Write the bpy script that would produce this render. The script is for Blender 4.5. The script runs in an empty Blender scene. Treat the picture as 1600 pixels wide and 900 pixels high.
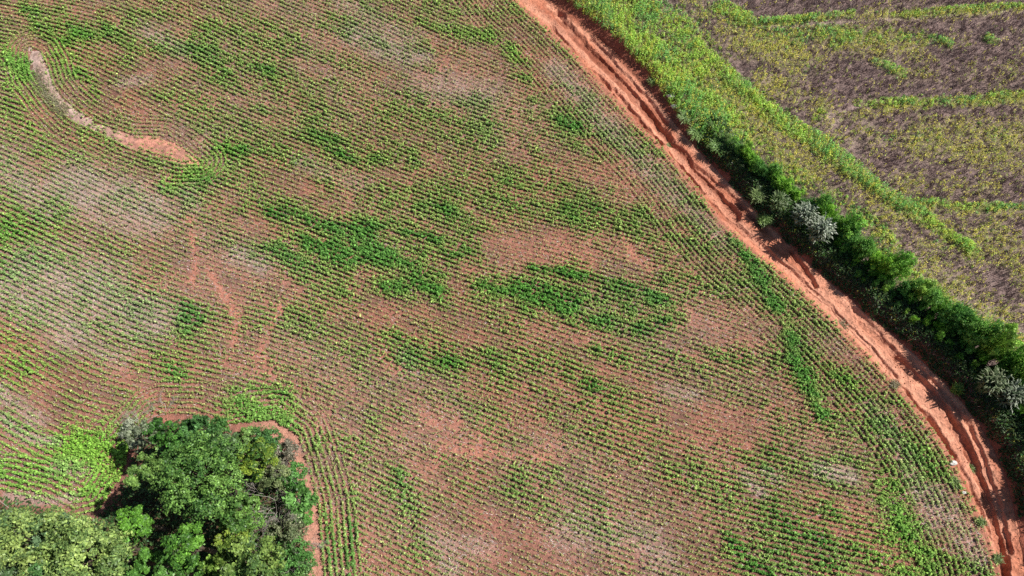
import bpy, math, random
import numpy as np
from mathutils import Vector

rng = np.random.default_rng(7)
random.seed(7)
SC = bpy.context.scene
COL = SC.collection

# ------------------------------------------------------------------ camera, sky, sun, exposure
CAM_H, PITCH, FPX = 60.0, math.radians(65), 1143.0        # drone 60 m up, looking 65 degrees down
cam_d = bpy.data.cameras.new('camera'); cam = bpy.data.objects.new('camera', cam_d); COL.objects.link(cam)
cam.location = (0, 0, CAM_H); cam.rotation_euler = (math.pi/2 - PITCH, 0, 0)
cam_d.sensor_width = 36; cam_d.lens = FPX/1600*36; cam_d.clip_start = 0.5; cam_d.clip_end = 5000
SC.camera = cam
SUN_EL, SUN_DIR = math.radians(52), (1.0, 0.18)
az = math.atan2(SUN_DIR[0], SUN_DIR[1])
w = bpy.data.worlds.new('World'); SC.world = w; w.use_nodes = True
nt = w.node_tree; nt.nodes.clear()
sky = nt.nodes.new('ShaderNodeTexSky'); sky.sky_type = 'NISHITA'; sky.sun_disc = False
sky.sun_elevation = SUN_EL; sky.sun_rotation = az
bg = nt.nodes.new('ShaderNodeBackground'); bg.inputs[1].default_value = 0.05
wo = nt.nodes.new('ShaderNodeOutputWorld'); nt.links.new(sky.outputs[0], bg.inputs[0]); nt.links.new(bg.outputs[0], wo.inputs[0])
sl = bpy.data.lights.new('sun', 'SUN'); sl.energy = 5.0; sl.angle = math.radians(0.5); sl.color = (1, 0.955, 0.89)
so = bpy.data.objects.new('sun', sl); COL.objects.link(so); so.location = (60, 10, 80)
so.rotation_euler = Vector((math.sin(az)*math.cos(SUN_EL), math.cos(az)*math.cos(SUN_EL), math.sin(SUN_EL))).to_track_quat('Z', 'Y').to_euler()
SC.view_settings.view_transform = 'Standard'; SC.view_settings.look = 'None'
SC.view_settings.exposure = 0.46; SC.view_settings.gamma = 1; SC.view_settings.use_curve_mapping = False
SC.cycles.max_bounces = 5; SC.cycles.diffuse_bounces = 3; SC.cycles.transmission_bounces = 4
SC.cycles.use_denoising = False

# ------------------------------------------------------------------ helpers
def G(p, z=0.0):
    """survey: points read off the photograph (1600x900) -> metres on the level z"""
    p = np.asarray(p, float).reshape(-1, 2)
    a = (p[:, 0]-800)/FPX; b = (450-p[:, 1])/FPX
    sp, cp = math.sin(PITCH), math.cos(PITCH)
    dx, dy, dz = a, cp + b*sp, -sp + b*cp
    t = (z-CAM_H)/dz
    return np.stack([dx*t, dy*t], 1)

class Noise:
    def __init__(s, seed): s.r = np.random.default_rng(seed).random((256, 256))
    def one(s, x, y):
        xi, yi = np.floor(x).astype(int), np.floor(y).astype(int); fx, fy = x-xi, y-yi
        fx = fx*fx*(3-2*fx); fy = fy*fy*(3-2*fy); r = s.r
        a, b = r[xi % 256, yi % 256], r[(xi+1) % 256, yi % 256]
        c, d = r[xi % 256, (yi+1) % 256], r[(xi+1) % 256, (yi+1) % 256]
        return (a*(1-fx)+b*fx)*(1-fy)+(c*(1-fx)+d*fx)*fy
    def __call__(s, x, y, scale, octv=3, rot=0.0, stretch=1.0):
        c, n = math.cos(rot), math.sin(rot)
        u, v = (c*x+n*y)/scale/stretch, (-n*x+c*y)/scale
        t = 0; A = 1; S = 0
        for i in range(octv):
            t = t + A*s.one(u*2**i+17.3*i, v*2**i+5.1*i); S += A; A *= .55
        return t/S
N1, N2, N3, N4 = Noise(1), Noise(2), Noise(3), Noise(4)

def sm(a, b, x):
    t = np.clip((x-a)/(b-a), 0, 1); return t*t*(3-2*t)

def seg_dist(P, L, closed=False):
    """distance to polyline, side sign (left +), parameter along"""
    L = np.asarray(L, float)
    if closed: L = np.vstack([L, L[:1]])
    best = np.full(len(P), 1e9); side = np.zeros(len(P))
    for a, b in zip(L[:-1], L[1:]):
        d = b-a; l2 = max(d@d, 1e-9)
        t = np.clip(((P-a)@d)/l2, 0, 1)
        q = P-a-t[:, None]*d
        dist = np.hypot(q[:, 0], q[:, 1])
        m = dist < best
        best = np.where(m, dist, best)
        side = np.where(m, d[0]*(P[:, 1]-a[1])-d[1]*(P[:, 0]-a[0]), side)
    return best, np.sign(side)

def inside(P, poly):
    x, y = P[:, 0], P[:, 1]; r = np.zeros(len(P), bool); n = len(poly)
    for i in range(n):
        (x1, y1), (x2, y2) = poly[i], poly[(i+1) % n]
        c = ((y1 > y) != (y2 > y)) & (x < (x2-x1)*(y-y1)/(y2-y1+1e-12)+x1)
        r ^= c
    return r

def sdist(P, poly):                                        # + outside, - inside
    d, _ = seg_dist(P, poly, True)
    return np.where(inside(P, poly), -d, d)

def smooth_line(pts, n):
    pts = np.asarray(pts, float)
    t = np.concatenate([[0], np.cumsum(np.hypot(*np.diff(pts, axis=0).T))])
    q = np.linspace(0, t[-1], n)
    o = np.stack([np.interp(q, t, pts[:, k]) for k in (0, 1)], 1)
    k = max(3, n//len(pts)) | 1
    pad = np.vstack([2*o[0]-o[k//2:0:-1], o, 2*o[-1]-o[-2:-k//2-1:-1]])
    ker = np.hanning(k+2)[1:-1]; ker /= ker.sum()
    return np.stack([np.convolve(pad[:, j], ker, 'valid')[:n] for j in (0, 1)], 1)

def mesh_np(name, V, F, face_col=None, vert_col=None, smooth=False):
    me = bpy.data.meshes.new(name)
    V = np.ascontiguousarray(V, np.float32); F = np.ascontiguousarray(F, np.int32)
    n, k = F.shape
    me.vertices.add(len(V)); me.vertices.foreach_set('co', V.ravel())
    me.loops.add(n*k); me.loops.foreach_set('vertex_index', F.ravel())
    me.polygons.add(n); me.polygons.foreach_set('loop_start', np.arange(0, n*k, k, dtype=np.int32))
    me.polygons.foreach_set('loop_total', np.full(n, k, np.int32))
    me.update(calc_edges=True)
    me.polygons.foreach_set('use_smooth', np.full(n, smooth, bool))
    for c, dom in ((face_col, 'FACE'), (vert_col, 'POINT')):
        if c is not None:
            at = me.attributes.new('col', 'FLOAT_COLOR', dom)
            c4 = np.ones((len(c), 4), np.float32); c4[:, :3] = c
            at.data.foreach_set('color', c4.ravel())
    return me

def link(name, me, mat, parent=None):
    o = bpy.data.objects.new(name, me); COL.objects.link(o)
    if mat and not me.materials: me.materials.append(mat)
    if parent: o.parent = parent
    return o

def tag(o, label=None, cat=None, group=None, kind=None):
    if label: o['label'] = label
    if cat: o['category'] = cat
    if group: o['group'] = group
    if kind: o['kind'] = kind
    return o

def thing(name, loc, label, cat, group=None, rz=0, sc=1.0):
    o = bpy.data.objects.new(name, None); COL.objects.link(o); o.empty_display_size = .3
    o.location = loc; o.rotation_euler = (0, 0, rz); o.scale = (sc, sc, sc) if np.isscalar(sc) else sc
    return tag(o, label, cat, group)

def unit(v): return v/np.maximum(np.linalg.norm(v, axis=1, keepdims=True), 1e-9)

def blades(C, Nn, L, W, col, axis=None):
    """diamond leaves: centres C, normals Nn, lengths L, widths W -> verts, faces, cols"""
    n = len(C); r = axis if axis is not None else rng.normal(size=(n, 3))
    t = unit(r - (r*Nn).sum(1, keepdims=True)*Nn); b = np.cross(Nn, t)
    L = np.broadcast_to(np.asarray(L, float), (n,))[:, None]/2; W = np.broadcast_to(np.asarray(W, float), (n,))[:, None]/2
    V = np.stack([C-t*L, C+b*W-t*L*.1, C+t*L, C-b*W-t*L*.1], 1)
    return V.reshape(-1, 3), np.arange(4*n).reshape(n, 4), col

def cat_geo(parts):
    V, F, K = [], [], []; o = 0
    for v, f, c in parts:
        V.append(v); F.append(f+o); K.append(c); o += len(v)
    return np.vstack(V), np.vstack(F), np.vstack(K)

def jit(col, n, s=.2, hue=.1):
    c = np.asarray(col, float).reshape(-1, 3)
    k = np.exp(rng.normal(0, s, (n, 1)))*np.exp(rng.normal(0, hue, (n, 3)))
    return np.clip(c*k, .003, .85)

def tube(pts, rad, seg=6):
    pts = np.asarray(pts, float); n = len(pts); V = []
    for i in range(n):
        d = pts[min(i+1, n-1)]-pts[max(i-1, 0)]; d = d/(np.linalg.norm(d)+1e-9)
        u = np.cross(d, [.31, .83, .47]); u /= np.linalg.norm(u)+1e-9; v = np.cross(d, u)
        for k in range(seg):
            a = 2*math.pi*k/seg; V.append(pts[i]+rad[i]*(u*math.cos(a)+v*math.sin(a)))
    F = [[i*seg+k, i*seg+(k+1) % seg, (i+1)*seg+(k+1) % seg, (i+1)*seg+k] for i in range(n-1) for k in range(seg)]
    return np.array(V), np.array(F)

# ------------------------------------------------------------------ materials
def mat_leaf(name, trans=.3, rough=.55, spec=.25):
    m = bpy.data.materials.new(name); m.use_nodes = True; t = m.node_tree; t.nodes.clear()
    at = t.nodes.new('ShaderNodeAttribute'); at.attribute_name = 'col'
    pb = t.nodes.new('ShaderNodeBsdfPrincipled'); pb.inputs['Roughness'].default_value = rough
    pb.inputs['Specular IOR Level'].default_value = spec
    tr = t.nodes.new('ShaderNodeBsdfTranslucent'); mx = t.nodes.new('ShaderNodeMixShader'); mx.inputs[0].default_value = trans
    o = t.nodes.new('ShaderNodeOutputMaterial'); L = t.links.new
    L(at.outputs['Color'], pb.inputs['Base Color']); L(at.outputs['Color'], tr.inputs[0])
    L(pb.outputs[0], mx.inputs[1]); L(tr.outputs[0], mx.inputs[2]); L(mx.outputs[0], o.inputs[0])
    return m

def mat_ground(name, fine=14.0, bump=.06, mott=.35):
    m = bpy.data.materials.new(name); m.use_nodes = True; t = m.node_tree; L = t.links.new
    pb = t.nodes['Principled BSDF']; pb.inputs['Roughness'].default_value = .95; pb.inputs['Specular IOR Level'].default_value = .1
    at = t.nodes.new('ShaderNodeAttribute'); at.attribute_name = 'col'
    tc = t.nodes.new('ShaderNodeTexCoord')
    n1 = t.nodes.new('ShaderNodeTexNoise'); n1.inputs['Scale'].default_value = fine; n1.inputs['Detail'].default_value = 3
    n2 = t.nodes.new('ShaderNodeTexNoise'); n2.inputs['Scale'].default_value = 2.3; n2.inputs['Detail'].default_value = 4
    L(tc.outputs['Object'], n1.inputs['Vector']); L(tc.outputs['Object'], n2.inputs['Vector'])
    ad = t.nodes.new('ShaderNodeMath'); ad.operation = 'ADD'; L(n1.outputs['Fac'], ad.inputs[0]); L(n2.outputs['Fac'], ad.inputs[1])
    mr = t.nodes.new('ShaderNodeMapRange'); mr.inputs[1].default_value = .6; mr.inputs[2].default_value = 1.4
    mr.inputs[3].default_value = 1-mott; mr.inputs[4].default_value = 1+mott; L(ad.outputs[0], mr.inputs[0])
    mu = t.nodes.new('ShaderNodeVectorMath'); mu.operation = 'SCALE'; L(at.outputs['Color'], mu.inputs[0]); L(mr.outputs[0], mu.inputs['Scale'])
    L(mu.outputs[0], pb.inputs['Base Color'])
    bp = t.nodes.new('ShaderNodeBump'); bp.inputs['Distance'].default_value = bump; bp.inputs['Strength'].default_value = .9
    L(ad.outputs[0], bp.inputs['Height']); L(bp.outputs[0], pb.inputs['Normal'])
    return m

def mat_bark(name, c1, c2):
    m = bpy.data.materials.new(name); m.use_nodes = True; t = m.node_tree; L = t.links.new
    pb = t.nodes['Principled BSDF']; pb.inputs['Roughness'].default_value = .9; pb.inputs['Specular IOR Level'].default_value = .1
    n = t.nodes.new('ShaderNodeTexNoise'); n.inputs['Scale'].default_value = 6; n.inputs['Detail'].default_value = 5
    r = t.nodes.new('ShaderNodeValToRGB'); r.color_ramp.elements[0].color = (*c1, 1); r.color_ramp.elements[1].color = (*c2, 1)
    r.color_ramp.elements[0].position = .3; r.color_ramp.elements[1].position = .7
    L(n.outputs['Fac'], r.inputs[0]); L(r.outputs[0], pb.inputs['Base Color'])
    return m
M_LEAF = mat_leaf('leaf', .26, .45, .3); M_CROP = mat_leaf('crop_leaf', .2, .6, .2); M_GRASS = mat_leaf('grass_blade', .3, .45, .4)
M_DRY = mat_leaf('dry_stalk', .1, .8, .1); M_SOIL = mat_ground('soil', 11.0, .09, .55); M_ROAD = mat_ground('red_dirt', 7, .09, .38)
M_BARK = mat_bark('bark', (.06, .045, .03), (.16, .13, .10)); M_DEAD = mat_bark('dead_wood', (.22, .19, .17), (.42, .38, .34))
M_STONE = mat_bark('stone', (.45, .42, .38), (.7, .68, .64))

# ------------------------------------------------------------------ survey lines
ROAD_L = G([(770,-40),(805,0),(850,38),(900,88),(950,142),(1000,197),(1040,237),(1075,277),(1112,325),(1155,372),(1205,412),(1255,458),
            (1305,503),(1355,553),(1403,603),(1443,652),(1474,694),(1500,744),(1524,794),(1547,846),(1563,900),(1578,990)])
ROAD_R = G([(808,-45),(858,0),(905,30),(955,74),(1003,120),(1033,165),(1062,202),(1100,243),(1146,292),(1190,338),(1232,380),(1284,430),
            (1336,474),(1390,520),(1444,565),(1490,612),(1530,660),(1560,712),(1580,770),(1594,832),(1604,900),(1612,990)])
nR = 1100
RL, RR = smooth_line(ROAD_L, nR), smooth_line(ROAD_R, nR)
RLs, RRs = RL[::12], RR[::12]
CLUMP = G([(-160,770),(0,775),(60,792),(110,817),(160,806),(198,750),(215,690),(245,655),(300,657),(345,674),(385,668),(425,664),(458,686),
           (474,735),(488,790),(492,850),(497,905),(505,990),(505,1060),(-160,1060)])
STRIP = G([(47,75),(62,82),(74,105),(82,135),(98,155),(125,178),(160,197),(205,212),(250,214),(284,233),(314,256),(285,257),(240,243),
           (195,226),(150,204),(112,186),(84,160),(66,136),(52,118),(47,98)])

def road_side(P):
    dl, s1 = seg_dist(P, RLs); dr, s2 = seg_dist(P, RRs)
    return dl*s1*-1*-1, dr*s2                               # + on the travel line's left hand (beyond), see below
_t, _s = seg_dist(G([(400, 400)]), RLs); SGN = _s[0]         # sign of the crop-field side
def d_left(P):                                              # metres into the crop field from the road's edge (negative on the road)
    d, s = seg_dist(P, RLs); return d*s*SGN
def d_right(P):                                             # metres beyond the road's far edge (negative on the road)
    d, s = seg_dist(P, RRs); return -d*s*SGN

def height(P, full=True):
    dl, dr = d_left(P), d_right(P)
    x, y = P[:, 0], P[:, 1]
    wob = (N2(x, y, 1.6, 3)-.5)
    z = (N1(x, y, 9, 3)-.5)*.25*sm(0, 6, dl)
    bank = sm(-.1, 1.5, dr+wob*.8)
    z = np.where(dr > -1.5, bank*(1.0+.5*wob)+(N1(x, y, 7, 3)-.5)*.35*sm(0, 5, dr), z)
    onroad = np.minimum(sm(.05, .45, -dl+wob*.3), sm(.05, .45, -dr+wob*.1))
    return z - .9*onroad*((dl < 0) & (dr < 0))

# ------------------------------------------------------------------ painted survey of the crop field (vigour, straw, bare soil, light green)
def strokes(P, lst, z=0.0, wide=1.0):
    out = np.zeros(len(P))
    neg = np.zeros(len(P))
    for amp, wpx, pts in lst:
        L = G(pts, z); r = wpx/17.5*wide
        if len(L) == 1: d = np.hypot(*(P-L[0]).T)
        else: d, _ = seg_dist(P, L)
        out = np.maximum(out, amp*(1-sm(0, r*1.5, d))) if amp > 0 else out
    for amp, wpx, pts in lst:
        if amp < 0:
            d, _ = seg_dist(P, G(pts, z)); r = wpx/17.5; neg = np.minimum(neg, amp*(1-sm(r*.1, r*1.35, d)))
    return out+neg
VIG = [
 (.75,26,[(440,335),(500,365)]),(.85,30,[(480,385),(560,400)]),(.9,30,[(560,385),(650,405)]),(.9,22,[(600,450),(680,455)]),(.7,22,[(520,350),(600,360)]),
 (.9,7,[(575,352),(640,368),(690,378)]),(.5,24,[(690,385),(725,395)]),(.6,26,[(430,385),(470,400)]),(.7,20,[(660,425),(690,430)]),(.5,20,[(550,445),(600,455)]),
 (.8,22,[(755,448),(800,455)]),(.9,26,[(830,468),(900,480)]),(.9,8,[(830,418),(900,430),(960,441),(1050,470)]),(.8,26,[(900,495),(985,485)]),(.7,24,[(960,460),(1040,480)]),
 (.7,18,[(1000,510),(1060,500)]),(.4,40,[(800,300),(900,320)]),(.3,40,[(620,300),(760,330)]),
 (.85,13,[(1150,375),(1195,450),(1225,505)]),(.9,13,[(1225,505),(1245,565),(1262,610),(1285,645)]),(.4,24,[(1180,420),(1245,560)]),(.3,30,[(1010,340),(1080,370)]),
 (.9,34,[(110,705),(190,700)]),(.9,30,[(185,720),(195,760)]),(.8,18,[(140,765),(180,775)]),(.8,18,[(0,740),(30,745)]),(.7,14,[(40,715),(70,730)]),(.5,12,[(20,650),(50,665)]),
 (.95,20,[(365,625),(400,650),(440,650)]),(.7,16,[(395,662),(450,660)]),(.6,20,[(400,610),(440,620)]),(.6,16,[(285,480),(300,500)]),(.5,16,[(280,575),(285,600)]),
 (.6,14,[(262,290),(285,290)]),(.6,20,[(350,235),(380,240)]),(.5,22,[(300,285),(330,275)]),(.6,16,[(400,305),(405,320)]),(.5,18,[(380,320),(440,335)]),
 (.7,22,[(20,95),(45,110)]),(.55,14,[(15,130),(30,180)]),(.6,22,[(90,90),(120,120)]),(.55,24,[(110,60),(160,60)]),(.5,18,[(40,15),(80,50)]),(.6,14,[(130,120),(150,150)]),
 (.6,12,[(160,20),(170,50)]),(.4,20,[(430,230),(640,260)]),(.5,16,[(800,80),(820,115)]),(.4,14,[(660,35),(760,60)]),(.5,22,[(880,180),(900,220)]),(.3,40,[(640,170),(760,190)]),
 (.8,12,[(1140,845),(1160,875),(1185,890)]),(.8,22,[(1390,760),(1395,810)]),(.85,34,[(1395,840),(1420,880)]),(.55,45,[(1240,830),(1300,830)]),(.6,26,[(1340,840),(1380,870)]),
 (.6,8,[(1380,710),(1400,760)]),(.5,12,[(1190,690),(1220,700)]),(.5,14,[(1180,730),(1200,735)]),(.35,40,[(1200,700),(1280,710)]),
 (.7,14,[(590,640),(620,645)]),(.6,16,[(625,745),(640,760)]),(.5,10,[(690,710),(695,720)]),(.5,10,[(550,780),(550,900)]),(.35,22,[(640,800),(650,850)]),(.45,14,[(800,740),(810,760)]),
 (.4,28,[(620,540),(760,575)]),(.5,14,[(680,560),(700,570)]),(.5,14,[(935,550),(970,555)]),(.4,20,[(1100,560),(1160,570)]),(.3,24,[(540,690),(560,720)]),(.35,16,[(930,600),(960,610)]),
 (.45,12,[(495,690),(512,780),(516,900)]),(.3,20,[(180,500),(230,530)]),(.4,30,[(0,560),(60,580)]),(.3,60,[(60,340),(20,400)]),(.35,25,[(1330,600),(1420,720)]),(.3,40,[(180,40),(420,110)]),(.3,50,[(560,280),(420,200)]),
 (-.35,40,[(780,380),(860,390)]),(-.3,50,[(700,700),(820,700)]),(-.3,60,[(850,850),(760,880)]),(-.25,40,[(300,420),(420,440)]),(-.3,40,[(600,620),(720,680)]),(-.25,50,[(130,330),(260,370)]),
 (-.3,30,[(960,370),(1010,420)]),(-.3,30,[(1130,650),(1230,680)]),(-.25,60,[(480,760),(600,860)]),(-.2,30,[(780,150),(810,240)]),(-.3,18,[(1060,650),(1120,640)]),(-.2,60,[(1000,760),(1100,820)]),
]
STRAW = [
 (.8,55,[(110,290),(220,330)]),(.9,55,[(40,420),(160,450)]),(.8,50,[(130,470),(230,500)]),(.8,40,[(0,450),(120,520)]),(.7,30,[(200,320),(240,350)]),(.6,20,[(120,530),(190,560)]),
 (.8,9,[(5,650),(40,685),(90,690)]),(.6,14,[(0,610),(60,660)]),(.8,8,[(10,775),(60,782),(120,778)]),(.5,16,[(90,730),(130,735)]),(.5,30,[(0,250),(80,330)]),(.5,20,[(370,400),(410,415)]),
 (.6,30,[(550,50),(640,90)]),(.6,26,[(590,80),(660,90)]),(.4,30,[(540,10),(640,60)]),(.5,20,[(230,50),(280,80)]),(.5,16,[(190,130),(230,125)]),(.5,20,[(290,300),(300,320)]),
 (.7,28,[(870,110),(960,210)]),(.6,26,[(960,210),(1060,310)]),(.45,22,[(1060,310),(1130,380)]),(.5,20,[(980,150),(1040,220)]),(.3,40,[(660,130),(760,150)]),
 (.8,12,[(1165,745),(1190,770)]),(.9,14,[(1280,735),(1330,745)]),(.6,12,[(1200,740),(1220,750)]),(.5,16,[(1040,610),(1080,620)]),(.5,30,[(1000,840),(1030,870)]),(.5,20,[(690,860),(705,890)]),
 (.4,30,[(880,830),(960,840)]),(.5,26,[(1460,780),(1530,870)]),(.5,18,[(1420,740),(1460,820)]),(.4,20,[(1360,640),(1420,720)]),(.4,20,[(470,250),(560,290)]),(.4,16,[(630,560),(640,580)]),(.4,20,[(680,840),(760,860)]),
]
BARE = [
 (.9,4,[(296,340),(303,380),(306,420),(300,440)]),(.9,4,[(325,420),(350,460),(372,495),(368,530),(358,560)]),(.8,5,[(440,480),(415,530),(404,560),(400,585)]),(.7,5,[(273,560),(268,600)]),
 (.7,9,[(400,560),(430,595)]),(.5,18,[(350,560),(420,600)]),(.8,6,[(660,640),(685,665),(720,660)]),(.8,8,[(690,700),(740,705),(800,712),(850,715)]),(.6,9,[(690,720),(670,740)]),(.5,5,[(805,150),(800,230),(760,240),(742,270)]),
 (.6,5,[(738,270),(730,310)]),(.5,8,[(600,550),(620,580)]),(.7,6,[(975,370),(990,400),(1015,420)]),(.4,30,[(780,370),(880,400)]),(.5,14,[(640,620),(760,690)]),(.4,40,[(760,820),(830,880)]),
 (.5,5,[(520,270),(545,310),(545,340)]),(.6,6,[(190,205),(300,245)]),(.4,20,[(1120,650),(1200,660)]),(.4,18,[(1080,440),(1130,500),(1200,620)]),(.5,4,[(1110,510),(1150,580)]),(.4,14,[(950,170),(985,200)]),
 (.6,9,[(505,760),(510,900)]),(.5,6,[(575,800),(585,900)]),(.35,30,[(500,800),(600,880)]),(.4,14,[(280,160),(340,190)]),(.4,14,[(440,195),(520,205)]),(.5,14,[(240,440),(300,460)]),(.4,30,[(200,560),(260,600)]),
 (.4,20,[(920,640),(1010,670)]),(.5,4,[(1310,800),(1322,860)]),(.5,5,[(1260,640),(1300,720)]),(.5,6,[(1330,330),(1290,300)]),(.4,5,[(915,330),(925,460)]),
]
LITE = [(1,60,[(100,700),(200,730)]),(.8,60,[(0,720),(180,780)]),(.6,60,[(10,90),(50,180)]),(.5,50,[(100,80),(160,140)]),(.6,40,[(400,640),(440,650)]),(.5,50,[(800,90),(700,40)]),(.5,60,[(1390,780),(1400,860)]),
        (.4,200,[(0,300),(0,600)]),(.25,200,[(100,0),(700,0)]),(.6,30,[(350,240),(270,290)]),(.3,60,[(1350,600),(1500,850)])]
ROWDIR = math.radians(-26)
def field_maps(P):
    x, y = P[:, 0], P[:, 1]
    n1 = N1(x, y, 3.2, 4, ROWDIR, 2.2); n2 = N2(x, y, 6, 4, ROWDIR, 2.0); n3 = N3(x, y, 1.1, 3, ROWDIR, 2.5)
    v = .44+(n1-.5)*.72+(n3-.5)*.6+strokes(P, VIG, 0, 1.25)*(.25+1.15*(n3-.15))
    s = .10+(n2-.5)*.55+strokes(P, STRAW)*(.6+.8*N4(x, y, .8, 3, ROWDIR, 3))
    b = -.27+(N4(x, y, 3.5, 4, ROWDIR, 1.8)-.5)*1.2+(strokes(P, BARE, 0, 1.5)*.6+strokes(P, BARE, 0, 3.2)*.55)*(.55+1.1*n3)
    l = strokes(P, LITE)
    return np.clip(v, 0, 1.3), np.clip(s, 0, 1), np.clip(b, 0, 1), np.clip(l, 0, 1)

# right-hand field of ripe crop and the weedy verge
Z_R = 1.0
GREEN = [
 (1.0,54,[(880,-20),(960,40),(1020,90),(1060,150),(1110,190)]),(.8,46,[(960,-10),(1040,40),(1090,100)]),(.9,22,[(1080,70),(1130,115),(1190,165),(1240,200)]),(1.4,18,[(1240,200),(1290,235),(1330,265)]),
 (1.25,13,[(1330,265),(1400,315),(1450,345)]),(.8,11,[(1450,345),(1520,395)]),(.9,24,[(1130,15),(1160,30)]),(.8,10,[(1170,38),(1260,30),(1330,22)]),(.6,10,[(1400,25),(1480,18),(1600,8)]),(.5,20,[(1240,60),(1300,50)]),
 (.6,12,[(1340,160),(1450,160),(1600,148)]),(.4,10,[(1450,165),(1600,155)]),(.6,9,[(1440,315),(1520,325),(1600,322)]),(.7,10,[(1455,60),(1480,70)]),(.6,12,[(1370,100),(1410,115)]),(.5,14,[(1300,70),(1330,55)]),(.7,10,[(1540,60),(1555,65)]),(.5,10,[(1270,190),(1285,175)]),
 (.8,34,[(1060,155),(1150,222)]),(.25,30,[(1150,215),(1250,285)]),(.45,16,[(1300,300),(1400,380)]),(.4,20,[(1380,400),(1560,530)]),(.4,20,[(1200,50),(1450,60)]),
]
YELL = [
 (.9,40,[(1080,120),(1160,170),(1230,240)]),(.7,40,[(1230,90),(1150,60)]),(.8,30,[(1190,130),(1290,170)]),(.8,26,[(1130,170),(1260,270)]),(.6,40,[(1280,60),(1420,70)]),(.7,14,[(1280,190),(1440,165),(1600,155)]),
 (.7,24,[(1500,235),(1580,260)]),(.7,14,[(1440,320),(1600,335)]),(.6,40,[(1420,400),(1560,520)]),(.5,40,[(1340,310),(1430,420)]),(.5,60,[(1460,220),(1600,240)]),(.6,16,[(1350,265),(1480,360)]),(.5,20,[(1590,420),(1600,450)]),(.4,40,[(1540,380),(1600,400)]),
 (.4,30,[(900,0),(1060,140)]),(.5,14,[(1130,40),(1600,15)]),(.5,20,[(1400,280),(1590,300)]),
]
PALE = [(.9,6,[(1285,188),(1300,180),(1340,165)]),(.9,5,[(1305,210),(1300,200),(1312,186)]),(.8,9,[(1518,408),(1550,440)]),(.5,40,[(1430,400),(1580,520)]),(.7,5,[(1180,45),(1400,30),(1600,18)]),(.3,60,[(1320,200),(1400,250)]),(.6,5,[(1040,150),(1060,180)]),(.5,30,[(1350,200),(1330,250)])]
def right_maps(P):
    x, y = P[:, 0], P[:, 1]
    n = N1(x, y, 1.5, 3); m = N2(x, y, 4, 3)
    g = strokes(P, GREEN, Z_R, 1.1)*(.75+1.2*n)+(m-.62)*.5
    yl = strokes(P, YELL, Z_R, 1.15)*(.3+1.7*N3(x, y, 1.2, 3))+.03+(m-.5)*1.2
    p = strokes(P, PALE, Z_R)*(.6+.8*n)+(N4(x, y, 5, 3)-.6)*.5
    return np.clip(g, 0, 1.2), np.clip(yl, 0, 1), np.clip(p, 0, 1)

# ------------------------------------------------------------------ ground: one sheet to the horizon
def axis(a, b, st):
    core = np.arange(a, b+1e-6, st); g = st*1.25**np.arange(1, 42)
    o = np.cumsum(g); return np.concatenate([(a-o)[::-1], core, b+o])
gx, gy = axis(-66, 66, .2), axis(-8, 80, .2)
X, Y = np.meshgrid(gx, gy); P = np.stack([X.ravel(), Y.ravel()], 1)
Zg = height(P); dl, dr = d_left(P), d_right(P)
v, s, b, l = field_maps(P)
S_RED = np.array([.285, .122, .088]); S_BROWN = np.array([.185, .092, .069]); S_BARE = np.array([.39, .168, .117]); S_STRAW = np.array([.43, .325, .285])
nn = N3(P[:, 0], P[:, 1], 1.3, 4, ROWDIR, 2.0)
c = S_BROWN+(S_RED-S_BROWN)*sm(.3, .7, nn)[:, None]
c = c+(S_STRAW-c)*(s*.6*(.5+.9*N1(P[:, 0]+40, P[:, 1], .45, 3)))[:, None]
c = c+(S_BARE-c)*(b*.95*(1-.3*s))[:, None]
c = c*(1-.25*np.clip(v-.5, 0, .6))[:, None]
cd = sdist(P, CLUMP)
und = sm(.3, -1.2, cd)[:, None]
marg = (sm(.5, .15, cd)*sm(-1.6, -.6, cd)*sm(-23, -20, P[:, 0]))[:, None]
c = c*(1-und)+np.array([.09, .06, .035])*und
c = c*(1-marg)+np.array([.42, .21, .15])*marg
# road shoulder and bank
sh = sm(1.1, .1, dl+(nn-.5)*1.2)[:, None]; c = c*(1-sh)+np.array([.36, .15, .10])*sh
gR, yR, pR = right_maps(P)
cr = np.array([.20, .142, .130])+(np.array([.17, .17, .06])-np.array([.20, .142, .130]))*np.clip(gR+yR*.4, 0, 1)[:, None]
cr = cr+(np.array([.36, .27, .24])-cr)*(pR*.8)[:, None]
bk = sm(1.6, .5, dr+(nn-.5)*1.0)[:, None]; cr = cr*(1-bk)+np.array([.30, .10, .065])*bk
isr = (dr > -.8)[:, None]; c = np.where(isr, cr, c)
nx, ny = len(gx), len(gy); ii = np.arange(nx*ny).reshape(ny, nx)
F = np.stack([ii[:-1, :-1], ii[:-1, 1:], ii[1:, 1:], ii[1:, :-1]], -1).reshape(-1, 4)
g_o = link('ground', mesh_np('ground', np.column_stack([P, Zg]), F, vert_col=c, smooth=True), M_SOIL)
tag(g_o, 'red brown soil of the crop field and ripe field', kind='structure')

def ground_z(P):
    """height of the ground sheet itself (bilinear over its grid)"""
    Z = Zg.reshape(ny, nx)
    i = np.clip(np.searchsorted(gx, P[:, 0])-1, 0, nx-2); j = np.clip(np.searchsorted(gy, P[:, 1])-1, 0, ny-2)
    fx = (P[:, 0]-gx[i])/(gx[i+1]-gx[i]); fy = (P[:, 1]-gy[j])/(gy[j+1]-gy[j])
    return (Z[j, i]*(1-fx)+Z[j, i+1]*fx)*(1-fy)+(Z[j+1, i]*(1-fx)+Z[j+1, i+1]*fx)*fy

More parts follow.
